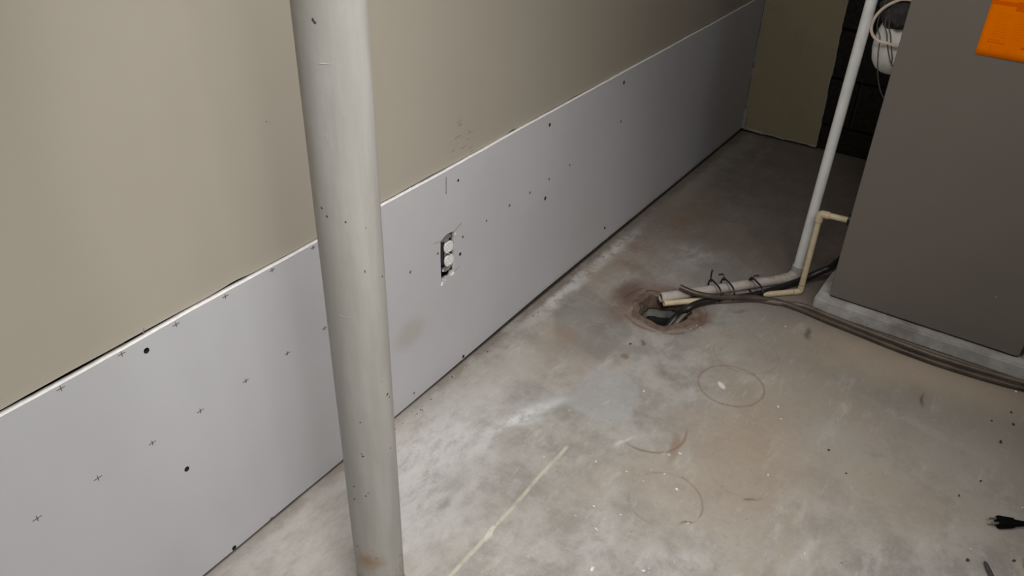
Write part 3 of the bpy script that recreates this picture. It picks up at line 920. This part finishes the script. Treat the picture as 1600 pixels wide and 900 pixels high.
# other shell pieces outside the frame (they close the room and bounce the light)
bm = bmesh.new(); box(bm, (-0.12, Y0, CEIL), (ROOM_X, YB + 0.15, CEIL + 0.05))
tag(mesh_obj('ceiling', bm, M['ceiling']), 'plain basement ceiling', kind='structure')
bm = bmesh.new(); box(bm, (ROOM_X, Y0, 0), (ROOM_X + 0.1, YB + 0.15, CEIL))
tag(mesh_obj('wall_right', bm, M['mortar']), 'dark right basement wall', kind='structure')
bm = bmesh.new(); box(bm, (-0.12, Y0 - 0.1, 0), (ROOM_X, Y0, CEIL))
tag(mesh_obj('wall_front', bm, M['mortar']), 'dark basement wall behind the viewpoint', kind='structure')

# ------------------------------------------------------------------ support pole
pb_, pt_ = Vector((0.3655, 0.6945, 0)), Vector((0.4215, 0.681, CEIL))
pole = thing('support_pole', pb_, 'round off-white steel support pole with chipped paint by the wall', 'pole')
bm = bmesh.new()
tube(bm, [pb_.lerp(pt_, k / 24) for k in range(1, 24)] , 0.0445, 64)
for v in bm.verts: v.co += noise.noise_vector(v.co * 9) * 0.0004
mesh_obj('pole_shaft', bm, M['pole'], pole, True)
bm = bmesh.new(); box(bm, (pb_.x - 0.075, pb_.y - 0.075, 0.0), (pb_.x + 0.075, pb_.y + 0.075, 0.012), 0.002)
tube(bm, [pb_ + Vector((0, 0, 0.012)), pb_ + Vector((0.0023, 0, 0.102))], 0.047, 40)
mesh_obj('base_plate', bm, M['rubble'], pole)
bm = bmesh.new(); box(bm, (pt_.x - 0.075, pt_.y - 0.075, CEIL - 0.012), (pt_.x + 0.075, pt_.y + 0.075, CEIL), 0.002)
tube(bm, [pt_ + Vector((-0.0023, 0, -0.102)), pt_ + Vector((0, 0, -0.012))], 0.046, 32)
mesh_obj('top_plate', bm, M['steel'], pole)
# little chips and paint sags that stand on the shaft
bm = bmesh.new()
def on_pole(px, py):
    d = (RR * ((px - 800) / CF) - UU * ((py - 450) / CF) + _f).normalized()
    best = None
    t = 0.6
    while t < 2.2:
        p_ = CAM + d * t
        ax = pb_.lerp(pt_, p_.z / CEIL)
        if (Vector((p_.x, p_.y)) - Vector((ax.x, ax.y))).length < 0.0445: return p_, (p_ - Vector((ax.x, ax.y, p_.z))).normalized()
        t += 0.001
    return None, None
chips = bmesh.new()
for px, py, s in [(489, 31, 3.5), (492, 35, 3), (503, 325, 3), (511, 338, 3), (540, 347, 2), (571, 356, 2), (605, 616, 3), (608, 620, 2), (597, 432, 2), (567, 713, 2.5), (565, 709, 2), (575, 770, 3), (572, 775, 2.5), (588, 872, 3), (558, 853, 3), (553, 760, 2.5), (554, 780, 2.5), (563, 660, 2), (595, 582, 2), (610, 700, 2)]:
    p_, nn = on_pole(px, py)
    if p_ is None: continue
    s *= 0.0008
    m = Matrix.Translation(p_) @ nn.to_track_quat('Z', 'Y').to_matrix().to_4x4() @ Matrix.Diagonal((s * random.uniform(.7, 1.4), s, 0.0009, 1))
    bmesh.ops.create_icosphere(chips, subdivisions=1, radius=1, matrix=m)
mesh_obj('paint_chips', chips, simple('bare_rust_chip', (0.07, 0.045, 0.035), 0.8), pole)['kind'] = 'stuff'
sag = bmesh.new()
for px, py, ln, hz in [(495, 75, 7, 1), (503, 90, 5, 1), (506, 100, 8, 1), (518, 170, 5, 1), (543, 270, 6, 1), (540, 495, 12, 1), (548, 480, 6, 0), (545, 488, 9, 1), (545, 610, 5, 1), (520, 230, 5, 1), (605, 833, 6, 1), (500, 130, 8, 0), (510, 210, 10, 0), (520, 330, 12, 0)]:
    p_, nn = on_pole(px, py)
    if p_ is None: continue
    side = Vector((0, 0, 1)).cross(nn).normalized() if hz else Vector((0, 0, 1))
    L_ = ln * 0.0008
    tube(sag, [p_ + side * L_ * k - nn * 0.0004 for k in (-1, -0.4, 0.2, 1)], [0.0003, 0.0010, 0.0009, 0.0003], 6)
mesh_obj('paint_sags', sag, M['pole'], pole, True)['kind'] = 'stuff'

# ------------------------------------------------------------------ concrete pad and furnace
PADZ = 0.047
bm = bmesh.new()
box(bm, (0.722, 2.277, 0), (1.75, 3.15, PADZ))
bmesh.ops.subdivide_edges(bm, edges=[e for e in bm.edges if e.calc_length() > 0.3], cuts=40, use_grid_fill=True)
bmesh.ops.bevel(bm, geom=[e for e in bm.edges if len(e.link_faces) == 2 and e.calc_face_angle(0) > 1.0], offset=0.005, segments=2, affect='EDGES')
for v in bm.verts:
    if v.co.z > 0.01:
        v.co += noise.noise_vector(v.co * 30) * 0.0012
tag(mesh_obj('equipment_pad', bm, M['pad'], loc=(0.722, 2.277, 0), smooth=True), 'low grey concrete pad under the taupe furnace cabinet', 'pad')

FX0, FX1, FY, FZ0, FZ1 = 0.757, 1.287, 2.303, PADZ - 0.001, 1.75
furn = thing('furnace_cabinet', (FX0, FY, FZ0), 'tall taupe metal furnace cabinet standing on a concrete pad', 'furnace')
bm = bmesh.new()
box(bm, (FX0 + 0.006, FY + 0.02, FZ0), (FX1 - 0.003, FY + 0.74, FZ1), 0.006)
mesh_obj('cabinet_body', bm, M['furnace'], furn)
def rrect(x0, z0, x1, z1, r, n=6):
    pts = []
    for cx, cz, a0 in ((x0 + r, z0 + r, math.pi), (x1 - r, z0 + r, 1.5 * math.pi), (x1 - r, z1 - r, 0), (x0 + r, z1 - r, 0.5 * math.pi)):
        for k in range(n + 1):
            a = a0 + math.pi / 2 * k / n
            pts.append((cx + r * math.cos(a), cz + r * math.sin(a)))
    return pts
def door(z0, z1):
    bm = plate(rrect(FX0, z0, FX1, z1, 0.012), [], 0.022)
    bm.normal_update()
    xform(bm, lambda c: Vector((c.x, FY + 0.022 - c.z, c.y)))
    es = [e for e in bm.edges if len(e.link_faces) == 2 and e.calc_face_angle(0) > 1.2 and all(abs(v.co.y - FY) < 1e-4 for v in e.verts)]
    bmesh.ops.bevel(bm, geom=es, offset=0.004, segments=3, profile=0.6, affect='EDGES')
    return bm
tag(mesh_obj('door_panel', door(FZ0 + 0.008, 1.12), M['furnace'], furn, True), 'smooth taupe front panel with rounded corners')
tag(mesh_obj('door_panel', door(1.128, FZ1 - 0.01), M['furnace'], furn, True), 'upper front panel')
bm = bmesh.new(); box(bm, (FX0 + 0.004, FY + 0.012, FZ0), (FX1 - 0.002, FY + 0.03, FZ1))
mesh_obj('seam_shade_strip', bm, M['seam_shade'], furn)  # near-black strip paints the shadow behind the door edge
# small dent and scuff low on the panel
q = hit(1556, 464, 1, FY)
bm = bmesh.new(); bmesh.ops.create_uvsphere(bm, u_segments=12, v_segments=8, radius=0.004, matrix=Matrix.Translation(q) @ Matrix.Diagonal((1, 0.12, 0.7, 1)))
mesh_obj('dent_mark', bm, simple('scuffed_enamel', (0.27, 0.25, 0.23), 0.6), furn, True)

bm = bmesh.new(); tube(bm, [Vector((FX0 - 0.013, 2.356, 0.293)), Vector((FX0 + 0.012, 2.356, 0.293))], 0.017, 18)
tag(mesh_obj('dark_gap_sleeve', bm, M['tie'], furn, True), 'black sleeve added for the dark gap between cream pipe and furnace')  # added sleeve, dark to stand for the shaded cabinet edge

# notice taped on the panel
q = hit(1523, 84, 1, FY)
NX, NZ, NW, NH = q.x, q.z, 0.2159, 0.2794
notice = thing('paper_notice', (NX, FY - 0.001, NZ), 'orange paper notice hanging on the front of the furnace cabinet', 'paper')
bm = bmesh.new()
G = 16
vs = [[bm.verts.new((NX + NW * i / G, FY - 0.0012 - 0.0035 * (math.sin(i / G * 2.2) * (1 - j / G) ** 2) * 0.6 , NZ + NH * j / G)) for i in range(G + 1)] for j in range(G + 1)]
for j in range(G):
    for i in range(G): bm.faces.new((vs[j][i], vs[j][i + 1], vs[j + 1][i + 1], vs[j + 1][i]))
o = mesh_obj('sheet', bm, M['orange'], notice, True)
so = o.modifiers.new('thickness', 'SOLIDIFY'); so.thickness = 0.0003; so.offset = 0
bm = bmesh.new()
def bar(x, z, l, h):
    n_ = 6
    for k in range(n_):
        xs = [x + l * k / n_, x + l * (k + 1) / n_]
        ys = [FY - 0.0015 - 0.0035 * (math.sin((a - NX) / NW * 2.2) * (1 - (z - NZ) / NH) ** 2) * 0.6 for a in xs]
        bm.faces.new([bm.verts.new(v) for v in ((xs[0], ys[0], z), (xs[1], ys[1], z), (xs[1], ys[1], z + h), (xs[0], ys[0], z + h))])
bar(NX + 0.016, NZ + 0.0335, 0.040, 0.0022)
bar(NX + 0.0165, NZ + 0.0395, 0.027, 0.0015)
bar(NX + 0.0, NZ + 0.121, 0.09, 0.010)
bar(NX + 0.055, NZ + 0.112, 0.10, 0.022)
for k in range(10):
    for x0, l in ((0.020, 0.035), (0.062, 0.03), (0.1, 0.05)):
        bar(NX + x0 + 0.004 * random.random(), NZ + 0.048 + k * 0.006, l * random.uniform(0.6, 1), 0.0007)
bar(NX + 0.0275, NZ + 0.012, 0.0015, 0.016)
bar(NX + 0.06, NZ + 0.012, 0.012, 0.0012); bar(NX + 0.06, NZ + 0.017, 0.012, 0.0012)
bar(NX + 0.092, NZ + 0.028, 0.02, 0.006)
n_ = N('faint_orange_print'); M['faint'] = n_.fin((0.78, 0.13, 0.0), 0.8, 0, 0.0)
o = mesh_obj('printed_lines', bm, M['faint'], notice)
o['kind'] = 'stuff'; o['label'] = 'faint rows of darker orange print'

# pale fitting that stands on the pad beyond the furnace's right corner
q = hit(1600, 566, 2, PADZ)
fit = thing('pipe_stub', (q.x + 0.006, q.y + 0.02, PADZ - 0.0015), 'pale pipe stub on the pad by the right corner of the furnace cabinet', 'pipe')
bm = bmesh.new(); c = fit.location
hollow(bm, [c, c + Vector((0, 0, 0.075))], 0.013, 0.010)
mesh_obj('stub_pipe', bm, M['pvcdirty'], fit, True)
bm = bmesh.new(); tube(bm, [c + Vector((0, 0, 0.045)), c + Vector((0, 0, 0.08))], 0.016, 18)
mesh_obj('stub_cap', bm, M['pvcdirty'], fit, True)

# ------------------------------------------------------------------ white condensate pipe
WR = 0.0155
wb = Vector((0.6255, 2.405, 0.0))
whead = Vector((0.6255 + 0.0235, 2.408, 1.12))
tip = fp(1032, 465, 0.02); tip.z = 0.020
wp = thing('white_drain_pipe', (wb.x, wb.y, 0.0), 'long white plastic pipe dropping beside the furnace and ending over the drain', 'pipe')
el = wb + Vector((0, 0, 0.017))
hd = (tip - el).normalized()
up = (whead - wb).normalized()
bm = bmesh.new(); hollow(bm, [el + up * 0.03, whead], WR, WR * 0.8, 20)
mesh_obj('riser', bm, M['pvc'], wp, True)
bm = bmesh.new(); hollow(bm, [el + hd * 0.03, el.lerp(tip, 0.35), el.lerp(tip, 0.7), tip], WR, WR * 0.8, 20)
tag(mesh_obj('floor_run', bm, M['pvcdirty'], wp, True), 'stained lower length lying on the floor')
bm = bmesh.new()
tube(bm, [el + up * 0.045, el + up * 0.014] + [el + up * 0.014 * math.cos(a) + hd * 0.014 * (1 - math.cos(a)) * 0 + hd * 0.014 * math.sin(a) for a in (0.5, 1.0)] + [el + hd * 0.014, el + hd * 0.045], WR * 1.22, 18)
mesh_obj('elbow', bm, M['pvcdirty'], wp, True)
# the top turns into the cabinet above the frame
bm = bmesh.new(); tube(bm, [whead - up * 0.03, whead, whead + Vector((0.02, 0.0, 0.012)), whead + Vector((0.05, 0, 0.012)), whead + Vector((0.12, 0, 0.012))], WR * 1.15, 16)
mesh_obj('top_elbow', bm, M['pvc'], wp, True)

# ------------------------------------------------------------------ cream condensate pipe
CR = 0.0092
cb = Vector((0.664, 2.343, CR + 0.0005))
cp = thing('cream_drain_pipe', (cb.x, cb.y, 0), 'thin cream plastic pipe bent twice between the furnace and the floor drain', 'pipe')
ctop = cb + Vector((0.001, 0.0, 0.283))
cend = Vector((FX0 + 0.03, 2.356, ctop.z))
ctip = fp(1037, 475, CR); ctip.z = 0.011
bm = bmesh.new(); tube(bm, [cb, ctop], CR, 16)
mesh_obj('riser', bm, M['cream'], cp, True)
bm = bmesh.new(); tube(bm, [ctop, cend], CR, 16)
mesh_obj('cabinet_run', bm, M['cream'], cp, True)
bm = bmesh.new(); hollow(bm, [cb, cb.lerp(ctip, 0.5), ctip], CR, CR * 0.75, 16)
mesh_obj('floor_run', bm, M['cream'], cp, True)
hd2 = (ctip - cb).normalized()
for c_, d1, d2 in ((ctop, Vector((0, 0, -1)), (cend - ctop).normalized()), (cb, Vector((0, 0, 1)), hd2)):
    bm = bmesh.new()
    tube(bm, [c_ + d1 * 0.026, c_ + d1 * 0.006, c_ + (d1 + d2) * 0.002, c_ + d2 * 0.006, c_ + d2 * 0.026], CR * 1.27 if c_ is ctop else CR * 1.1, 16)
    o = mesh_obj('elbow', bm, M['cream'], cp, True)
    bm = bmesh.new()
    for d in (d1, d2): tube(bm, [c_ + d * 0.025, c_ + d * 0.0285], CR * 1.12, 16)
    tag(mesh_obj('cement_bead', bm, M['glue'], o, True), 'amber pipe cement')

# ------------------------------------------------------------------ hoses
def hose(name, pts, r, mat, label, sub=8, seg=12, hol=False):
    P_ = spline(pts, sub)
    bm = bmesh.new()
    if hol: hollow(bm, P_, r, r * 0.6, seg)
    else: tube(bm, P_, r, seg)
    b = P_[0].copy()
    return tag(mesh_obj(name, bm, mat, None, True, loc=b), label, 'hose')
def F(px, py, z): return fp(px, py, z)
R1, R2, R3 = 0.0115, 0.0088, 0.0085
# black hose: from behind the furnace, over the floor, into the drain
hose('black_drain_hose', [Vector((0.84, 3.10, 0.0595)), Vector((0.745, 3.08, 0.0595)), Vector((0.738, 2.80, 0.0595)), Vector((0.734, 2.62, 0.0595)), F(1302, 415, 0.0595), F(1285, 423, 0.048), F(1265, 432, 0.028), F(1240, 442, 0.0125), F(1205, 454, 0.012), F(1170, 463, 0.0125),
      F(1130, 467, 0.013), F(1095, 473, 0.011), F(1075, 482, 0.004), F(1058, 494, -0.03) , Vector((0.365, 1.995, -0.07)), Vector((0.36, 2.0, -0.1))], R1, M['blackhose'], 'thick black hose running from behind the furnace down into the drain')
# brown hose: cut end lies on the white pipe, then along the foot of the pad
hose('brown_vinyl_hose', [F(1062, 448, 0.052), F(1074, 453.5, 0.046), F(1092, 459.5, 0.040), F(1118, 463.5, 0.032), F(1150, 464, 0.026), F(1185, 466, 0.018), F(1215, 471, 0.011), F(1250, 483, 0.0095), F(1290, 500, 0.0093), F(1340, 520, 0.0092),
      F(1400, 544, 0.0092), F(1460, 566, 0.0092), F(1530, 588, 0.0092), F(1600, 607, 0.0092), F(1680, 626, 0.0092), F(1800, 655, 0.0092)], R2, M['brownhose'], 'shiny brown hose with a loose cut end, nearest hose along the pad', hol=True)
# dull hose: out of the drain, under the brown hose, tucked against the pad
hose('dull_brown_hose', [Vector((0.385, 1.99, -0.1)), Vector((0.388, 1.995, -0.05)), F(1072, 489, -0.012), F(1088, 477, 0.006), F(1110, 471.5, 0.0095), F(1145, 469, 0.0095), F(1180, 468, 0.0092), F(1215, 473, 0.0092), F(1252, 477, 0.0092), F(1290, 491.5, 0.0092), F(1340, 511.5, 0.0092),
      F(1400, 534, 0.0092), F(1460, 556, 0.0092), F(1530, 578, 0.0092), F(1600, 598, 0.0092), F(1680, 617, 0.0092), F(1800, 648, 0.0092)], R3, M['taupehose'], 'dull dark hose squeezed between the shiny brown hose and the pad')

# ------------------------------------------------------------------ cable ties round the bundle
def cable_tie(pt, ax, ry, rz, zc, tail, label):
    ry, rz, zc = ry + 0.006, rz + 0.0085, zc + 0.0065
    """pt: centre on the floor plan, ax: bundle direction"""
    ax = Vector((ax.x, ax.y, 0)).normalized()
    side = Vector((-ax.y, ax.x, 0))
    c = Vector((pt.x, pt.y, zc))
    t = thing('cable_tie', c, label, 'cable tie', 'cable ties on the hose bundle')
    bm = bmesh.new()
    sq = lambda v: math.copysign(abs(v) ** 0.72, v)
    tube(bm, [c + side * (ry * sq(math.cos(a))) + Vector((0, 0, rz * sq(math.sin(a)))) for a in [2 * math.pi * k / 28 for k in range(28)]], 0.0029, 8, closed=True)
    mesh_obj('loop', bm, M['tie'], t, True)
    h = c + side * (ry * 0.72) + Vector((0, 0, rz * 0.80))
    bm = bmesh.new(); box(bm, h - Vector((0.0045, 0.004, 0.004)), h + Vector((0.0045, 0.004, 0.004)), 0.0008)
    mesh_obj('head', bm, M['tie'], t)
    bm = bmesh.new(); tube(bm, spline([h] + [h + Vector(v) for v in tail], 4), 0.0027, 8)
    mesh_obj('tail', bm, M['tie'], t, True)
bd = (el - tip)
cable_tie(F(1116, 458, 0.02), bd, 0.036, 0.0195, 0.021, [(-0.004, 0.004, 0.012), (-0.004, 0.006, 0.034)], 'black cable tie whose tail points straight up, nearest the drain')
cable_tie(F(1136, 456, 0.02), bd, 0.036, 0.0195, 0.021, [(-0.006, 0.006, 0.012), (-0.020, 0.004, 0.006)], 'middle black cable tie on the pipe bundle, its short tail curled over')
cable_tie(F(1180, 454, 0.02), bd, 0.036, 0.018, 0.0195, [(0.006, 0.008, 0.008), (0.018, 0.010, 0.012)], 'black cable tie farthest from the drain on the pipe bundle')

# ------------------------------------------------------------------ power plug, dark sheath and yellow cable at the right edge
b0, b1 = fp(1558, 815.5, 0.013), fp(1604, 818.5, 0.013)
ax = (b1 - b0).normalized(); sd = Vector((0, 0, 1)).cross(ax); upv = Vector((0, 0, 1))
plug = thing('power_plug', (b0.x, b0.y, 0), 'black three-prong power plug lying on the concrete floor', 'plug')
bm = bmesh.new()
prof = [(0.0, 0.0125, 0.0105), (0.003, 0.0138, 0.0118), (0.010, 0.0135, 0.0115), (0.022, 0.0120, 0.0105), (0.036, 0.0105, 0.0095), (0.0365, 0.0078, 0.0078), (0.044, 0.0065, 0.0065), (0.060, 0.0048, 0.0048)]
rows = []
for l, ry, rz in prof:
    rows.append([bm.verts.new(b0 + ax * l + sd * (ry * (abs(math.cos(a)) ** .6) * math.copysign(1, math.cos(a))) + upv * (rz * (abs(math.sin(a)) ** .6) * math.copysign(1, math.sin(a)) )) for a in [2 * math.pi * (k + .5) / 24 for k in range(24)]])
for A, B in zip(rows, rows[1:]):
    for k in range(24): bm.faces.new((A[k], A[(k + 1) % 24], B[(k + 1) % 24], B[k]))
bm.faces.new(rows[0][::-1]); bm.faces.new(rows[-1])
bmesh.ops.recalc_face_normals(bm, faces=bm.faces)
mesh_obj('plug_body', bm, M['plug'], plug, True)
for s in (-1, 1):
    c = b0 + sd * (0.0064 * s) + upv * 0.003
    bm = bmesh.new()
    vs = []
    for l in (0.001, -0.0165):
        for a, b in ((-0.0008, -0.0032), (0.0008, -0.0032), (0.0008, 0.0032), (-0.0008, 0.0032)):
            vs.append(bm.verts.new(c + ax * l + sd * a + upv * b))
    for f in ((0, 1, 2, 3), (7, 6, 5, 4), (0, 4, 5, 1), (1, 5, 6, 2), (2, 6, 7, 3), (3, 7, 4, 0)): bm.faces.new([vs[i] for i in f])
    bmesh.ops.recalc_face_normals(bm, faces=bm.faces)
    mesh_obj('blade', bm, M['brass'], plug)
bm = bmesh.new(); c = b0 - upv * 0.0055
tube(bm, [c + ax * 0.001, c - ax * 0.016, c - ax * 0.019], [0.0023, 0.0023, 0.0010], 12)
mesh_obj('ground_pin', bm, M['brass'], plug, True)
bm = bmesh.new()
tube(bm, spline([b0 + ax * 0.058, b0 + ax * 0.09 - upv * 0.003, b0 + ax * 0.16 - upv * 0.0085 + sd * 0.01, b0 + ax * 0.3 - upv * 0.0085 - sd * 0.03, b0 + ax * 0.55 - upv * 0.0085 - sd * 0.16], 6), 0.0042, 10)
mesh_obj('cord', bm, M['plug'], plug, True)

a_, b_ = fp(1539, 878, 0.006), fp(1553, 908, 0.006)
dv = (b_ - a_).normalized()
rod = thing('dark_cable', (a_.x, a_.y, 0), 'tip of a dark grey cable at the bottom edge, left of the yellow cable', 'cable')
bm = bmesh.new()
tube(bm, [a_, a_ + dv * 0.006, a_ + dv * 0.02, a_ + dv * 0.06, a_ + dv * 0.3], [0.0022, 0.0042, 0.0050, 0.0052, 0.0052], 12)
mesh_obj('sheath', bm, M['rod'], rod, True)
bm = bmesh.new(); tube(bm, [a_ - dv * 0.003, a_ + dv * 0.002], [0.0012, 0.0020], 8)
mesh_obj('cut_tip', bm, M['steel'], rod, True)
q = fp(1600, 875, 0.006)
bm = bmesh.new()
tube(bm, spline([q + Vector((0.35, 0.16, 0)), q + Vector((0.10, 0.075, 0)), q + Vector((0.022, 0.028, 0)), q + Vector((0.0055, 0.0, 0)), q + Vector((0.02, -0.03, 0)), q + Vector((0.10, -0.08, 0)), q + Vector((0.3, -0.2, 0))], 8), 0.0055, 12)
tag(mesh_obj('yellow_cable', bm, M['yellow'], None, True, loc=(q.x, q.y, 0)), 'bend of a yellow cable just inside the right edge below the black plug', 'cable')

# ------------------------------------------------------------------ behind the furnace: round white cover, wool, wires
def B(px, py, y): return hit(px, py, 1, y)
DY = 2.452
zc = B(1402, 68, DY).z
XS = FX0 + 0.006          # side sheet of the cabinet
cov = thing('round_cover', (XS, DY, zc), 'white round plastic dome on the shaded left side of the furnace cabinet', 'cover')
bm = bmesh.new()
rows = []
for r_, xx in ((0.083, -0.002), (0.083, 0.040), (0.081, 0.052), (0.072, 0.070), (0.055, 0.083), (0.030, 0.091), (0.006, 0.094)):
    rows.append([bm.verts.new((XS - xx, DY + r_ * math.cos(a), zc + r_ * math.sin(a))) for a in [2 * math.pi * k / 40 for k in range(40)]])
for A, B_ in zip(rows, rows[1:]):
    for k in range(40): bm.faces.new((A[k], A[(k + 1) % 40], B_[(k + 1) % 40], B_[k]))
bm.faces.new(rows[-1]); bm.faces.new(rows[0][::-1])
bmesh.ops.recalc_face_normals(bm, faces=bm.faces)
mesh_obj('cover_dome', bm, M['whitecap'], cov, True)
bm = bmesh.new()
tube(bm, [Vector((XS - 0.012, DY + 0.083 * math.cos(a), zc + 0.083 * math.sin(a))) for a in [2 * math.pi * k / 40 for k in range(40)]], 0.004, 8, closed=True)
mesh_obj('cover_rim', bm, M['whitecap'], cov, True)
# scrap of grey wool sagging over its top
bm = bmesh.new()
c = Vector((XS - 0.034, DY - 0.03, B(1385, 53, DY - 0.06).z + 0.062))
bmesh.ops.create_icosphere(bm, subdivisions=4, radius=1, matrix=Matrix.Translation(c) @ Matrix.Diagonal((0.056, 0.075, 0.055, 1)))
for v in bm.verts: v.co += noise.noise_vector(v.co * 30) * 0.012 + noise.noise_vector(v.co * 90) * 0.004
tag(mesh_obj('insulation_scrap', bm, M['insul'], None, True, loc=c), 'scrap of dark grey wool lying on top of the white round dome', 'insulation')
def wire(name, pts, r, mat, label, group=None, cat='wire'):
    bm = bmesh.new()
    P_ = spline(pts, 8)
    tube(bm, P_, r, 8)
    return tag(mesh_obj(name, bm, mat, None, True, loc=P_[-1]), label, cat, group)
yw = 2.352
wire('pale_cable', [Vector((XS + 0.004, yw + 0.01, B(1404, 74, yw).z)), B(1396, 70.5, yw), B(1385, 67, yw), B(1373, 64, yw), B(1365, 57, yw), B(1361.5, 47, yw), B(1363.5, 35, yw), B(1371, 22, yw), B(1383, 11, yw), B(1398, 3, yw), B(1412, -1, yw), Vector((XS + 0.004, yw, B(1412, -2, yw).z))],
     0.0040, M['cablew'], 'pale looping cable in front of the white round dome', cat='cable')
yw = 2.362
for k, (pts, lab) in enumerate([
    ([(1376, 20), (1375, 60), (1372, 84), (1371.5, 110), (1373, 130), (1379, 150)], 'longest dark wire, hanging lowest past the white round dome'),
    ([(1388, 20), (1386, 55), (1387, 74), (1390, 90), (1393, 100)], 'dark wire down the middle of the white round dome'),
    ([(1394, 20), (1392, 58), (1393, 75), (1394, 92), (1394, 102)], 'dark wire over the white round dome, closest to the furnace edge')]):
    y_ = yw - 0.003 * k
    P_ = [B(px, py, y_) for px, py in pts]
    P_ = [Vector((XS + 0.004, y_, P_[0].z + 0.30)), Vector((XS - 0.02, y_, P_[0].z + 0.22))] + P_ + [Vector((XS + 0.004, y_, P_[-1].z - 0.02))]
    wire('hanging_wire', P_, 0.0016, M['cableg'], lab, 'dark wires beside the furnace')
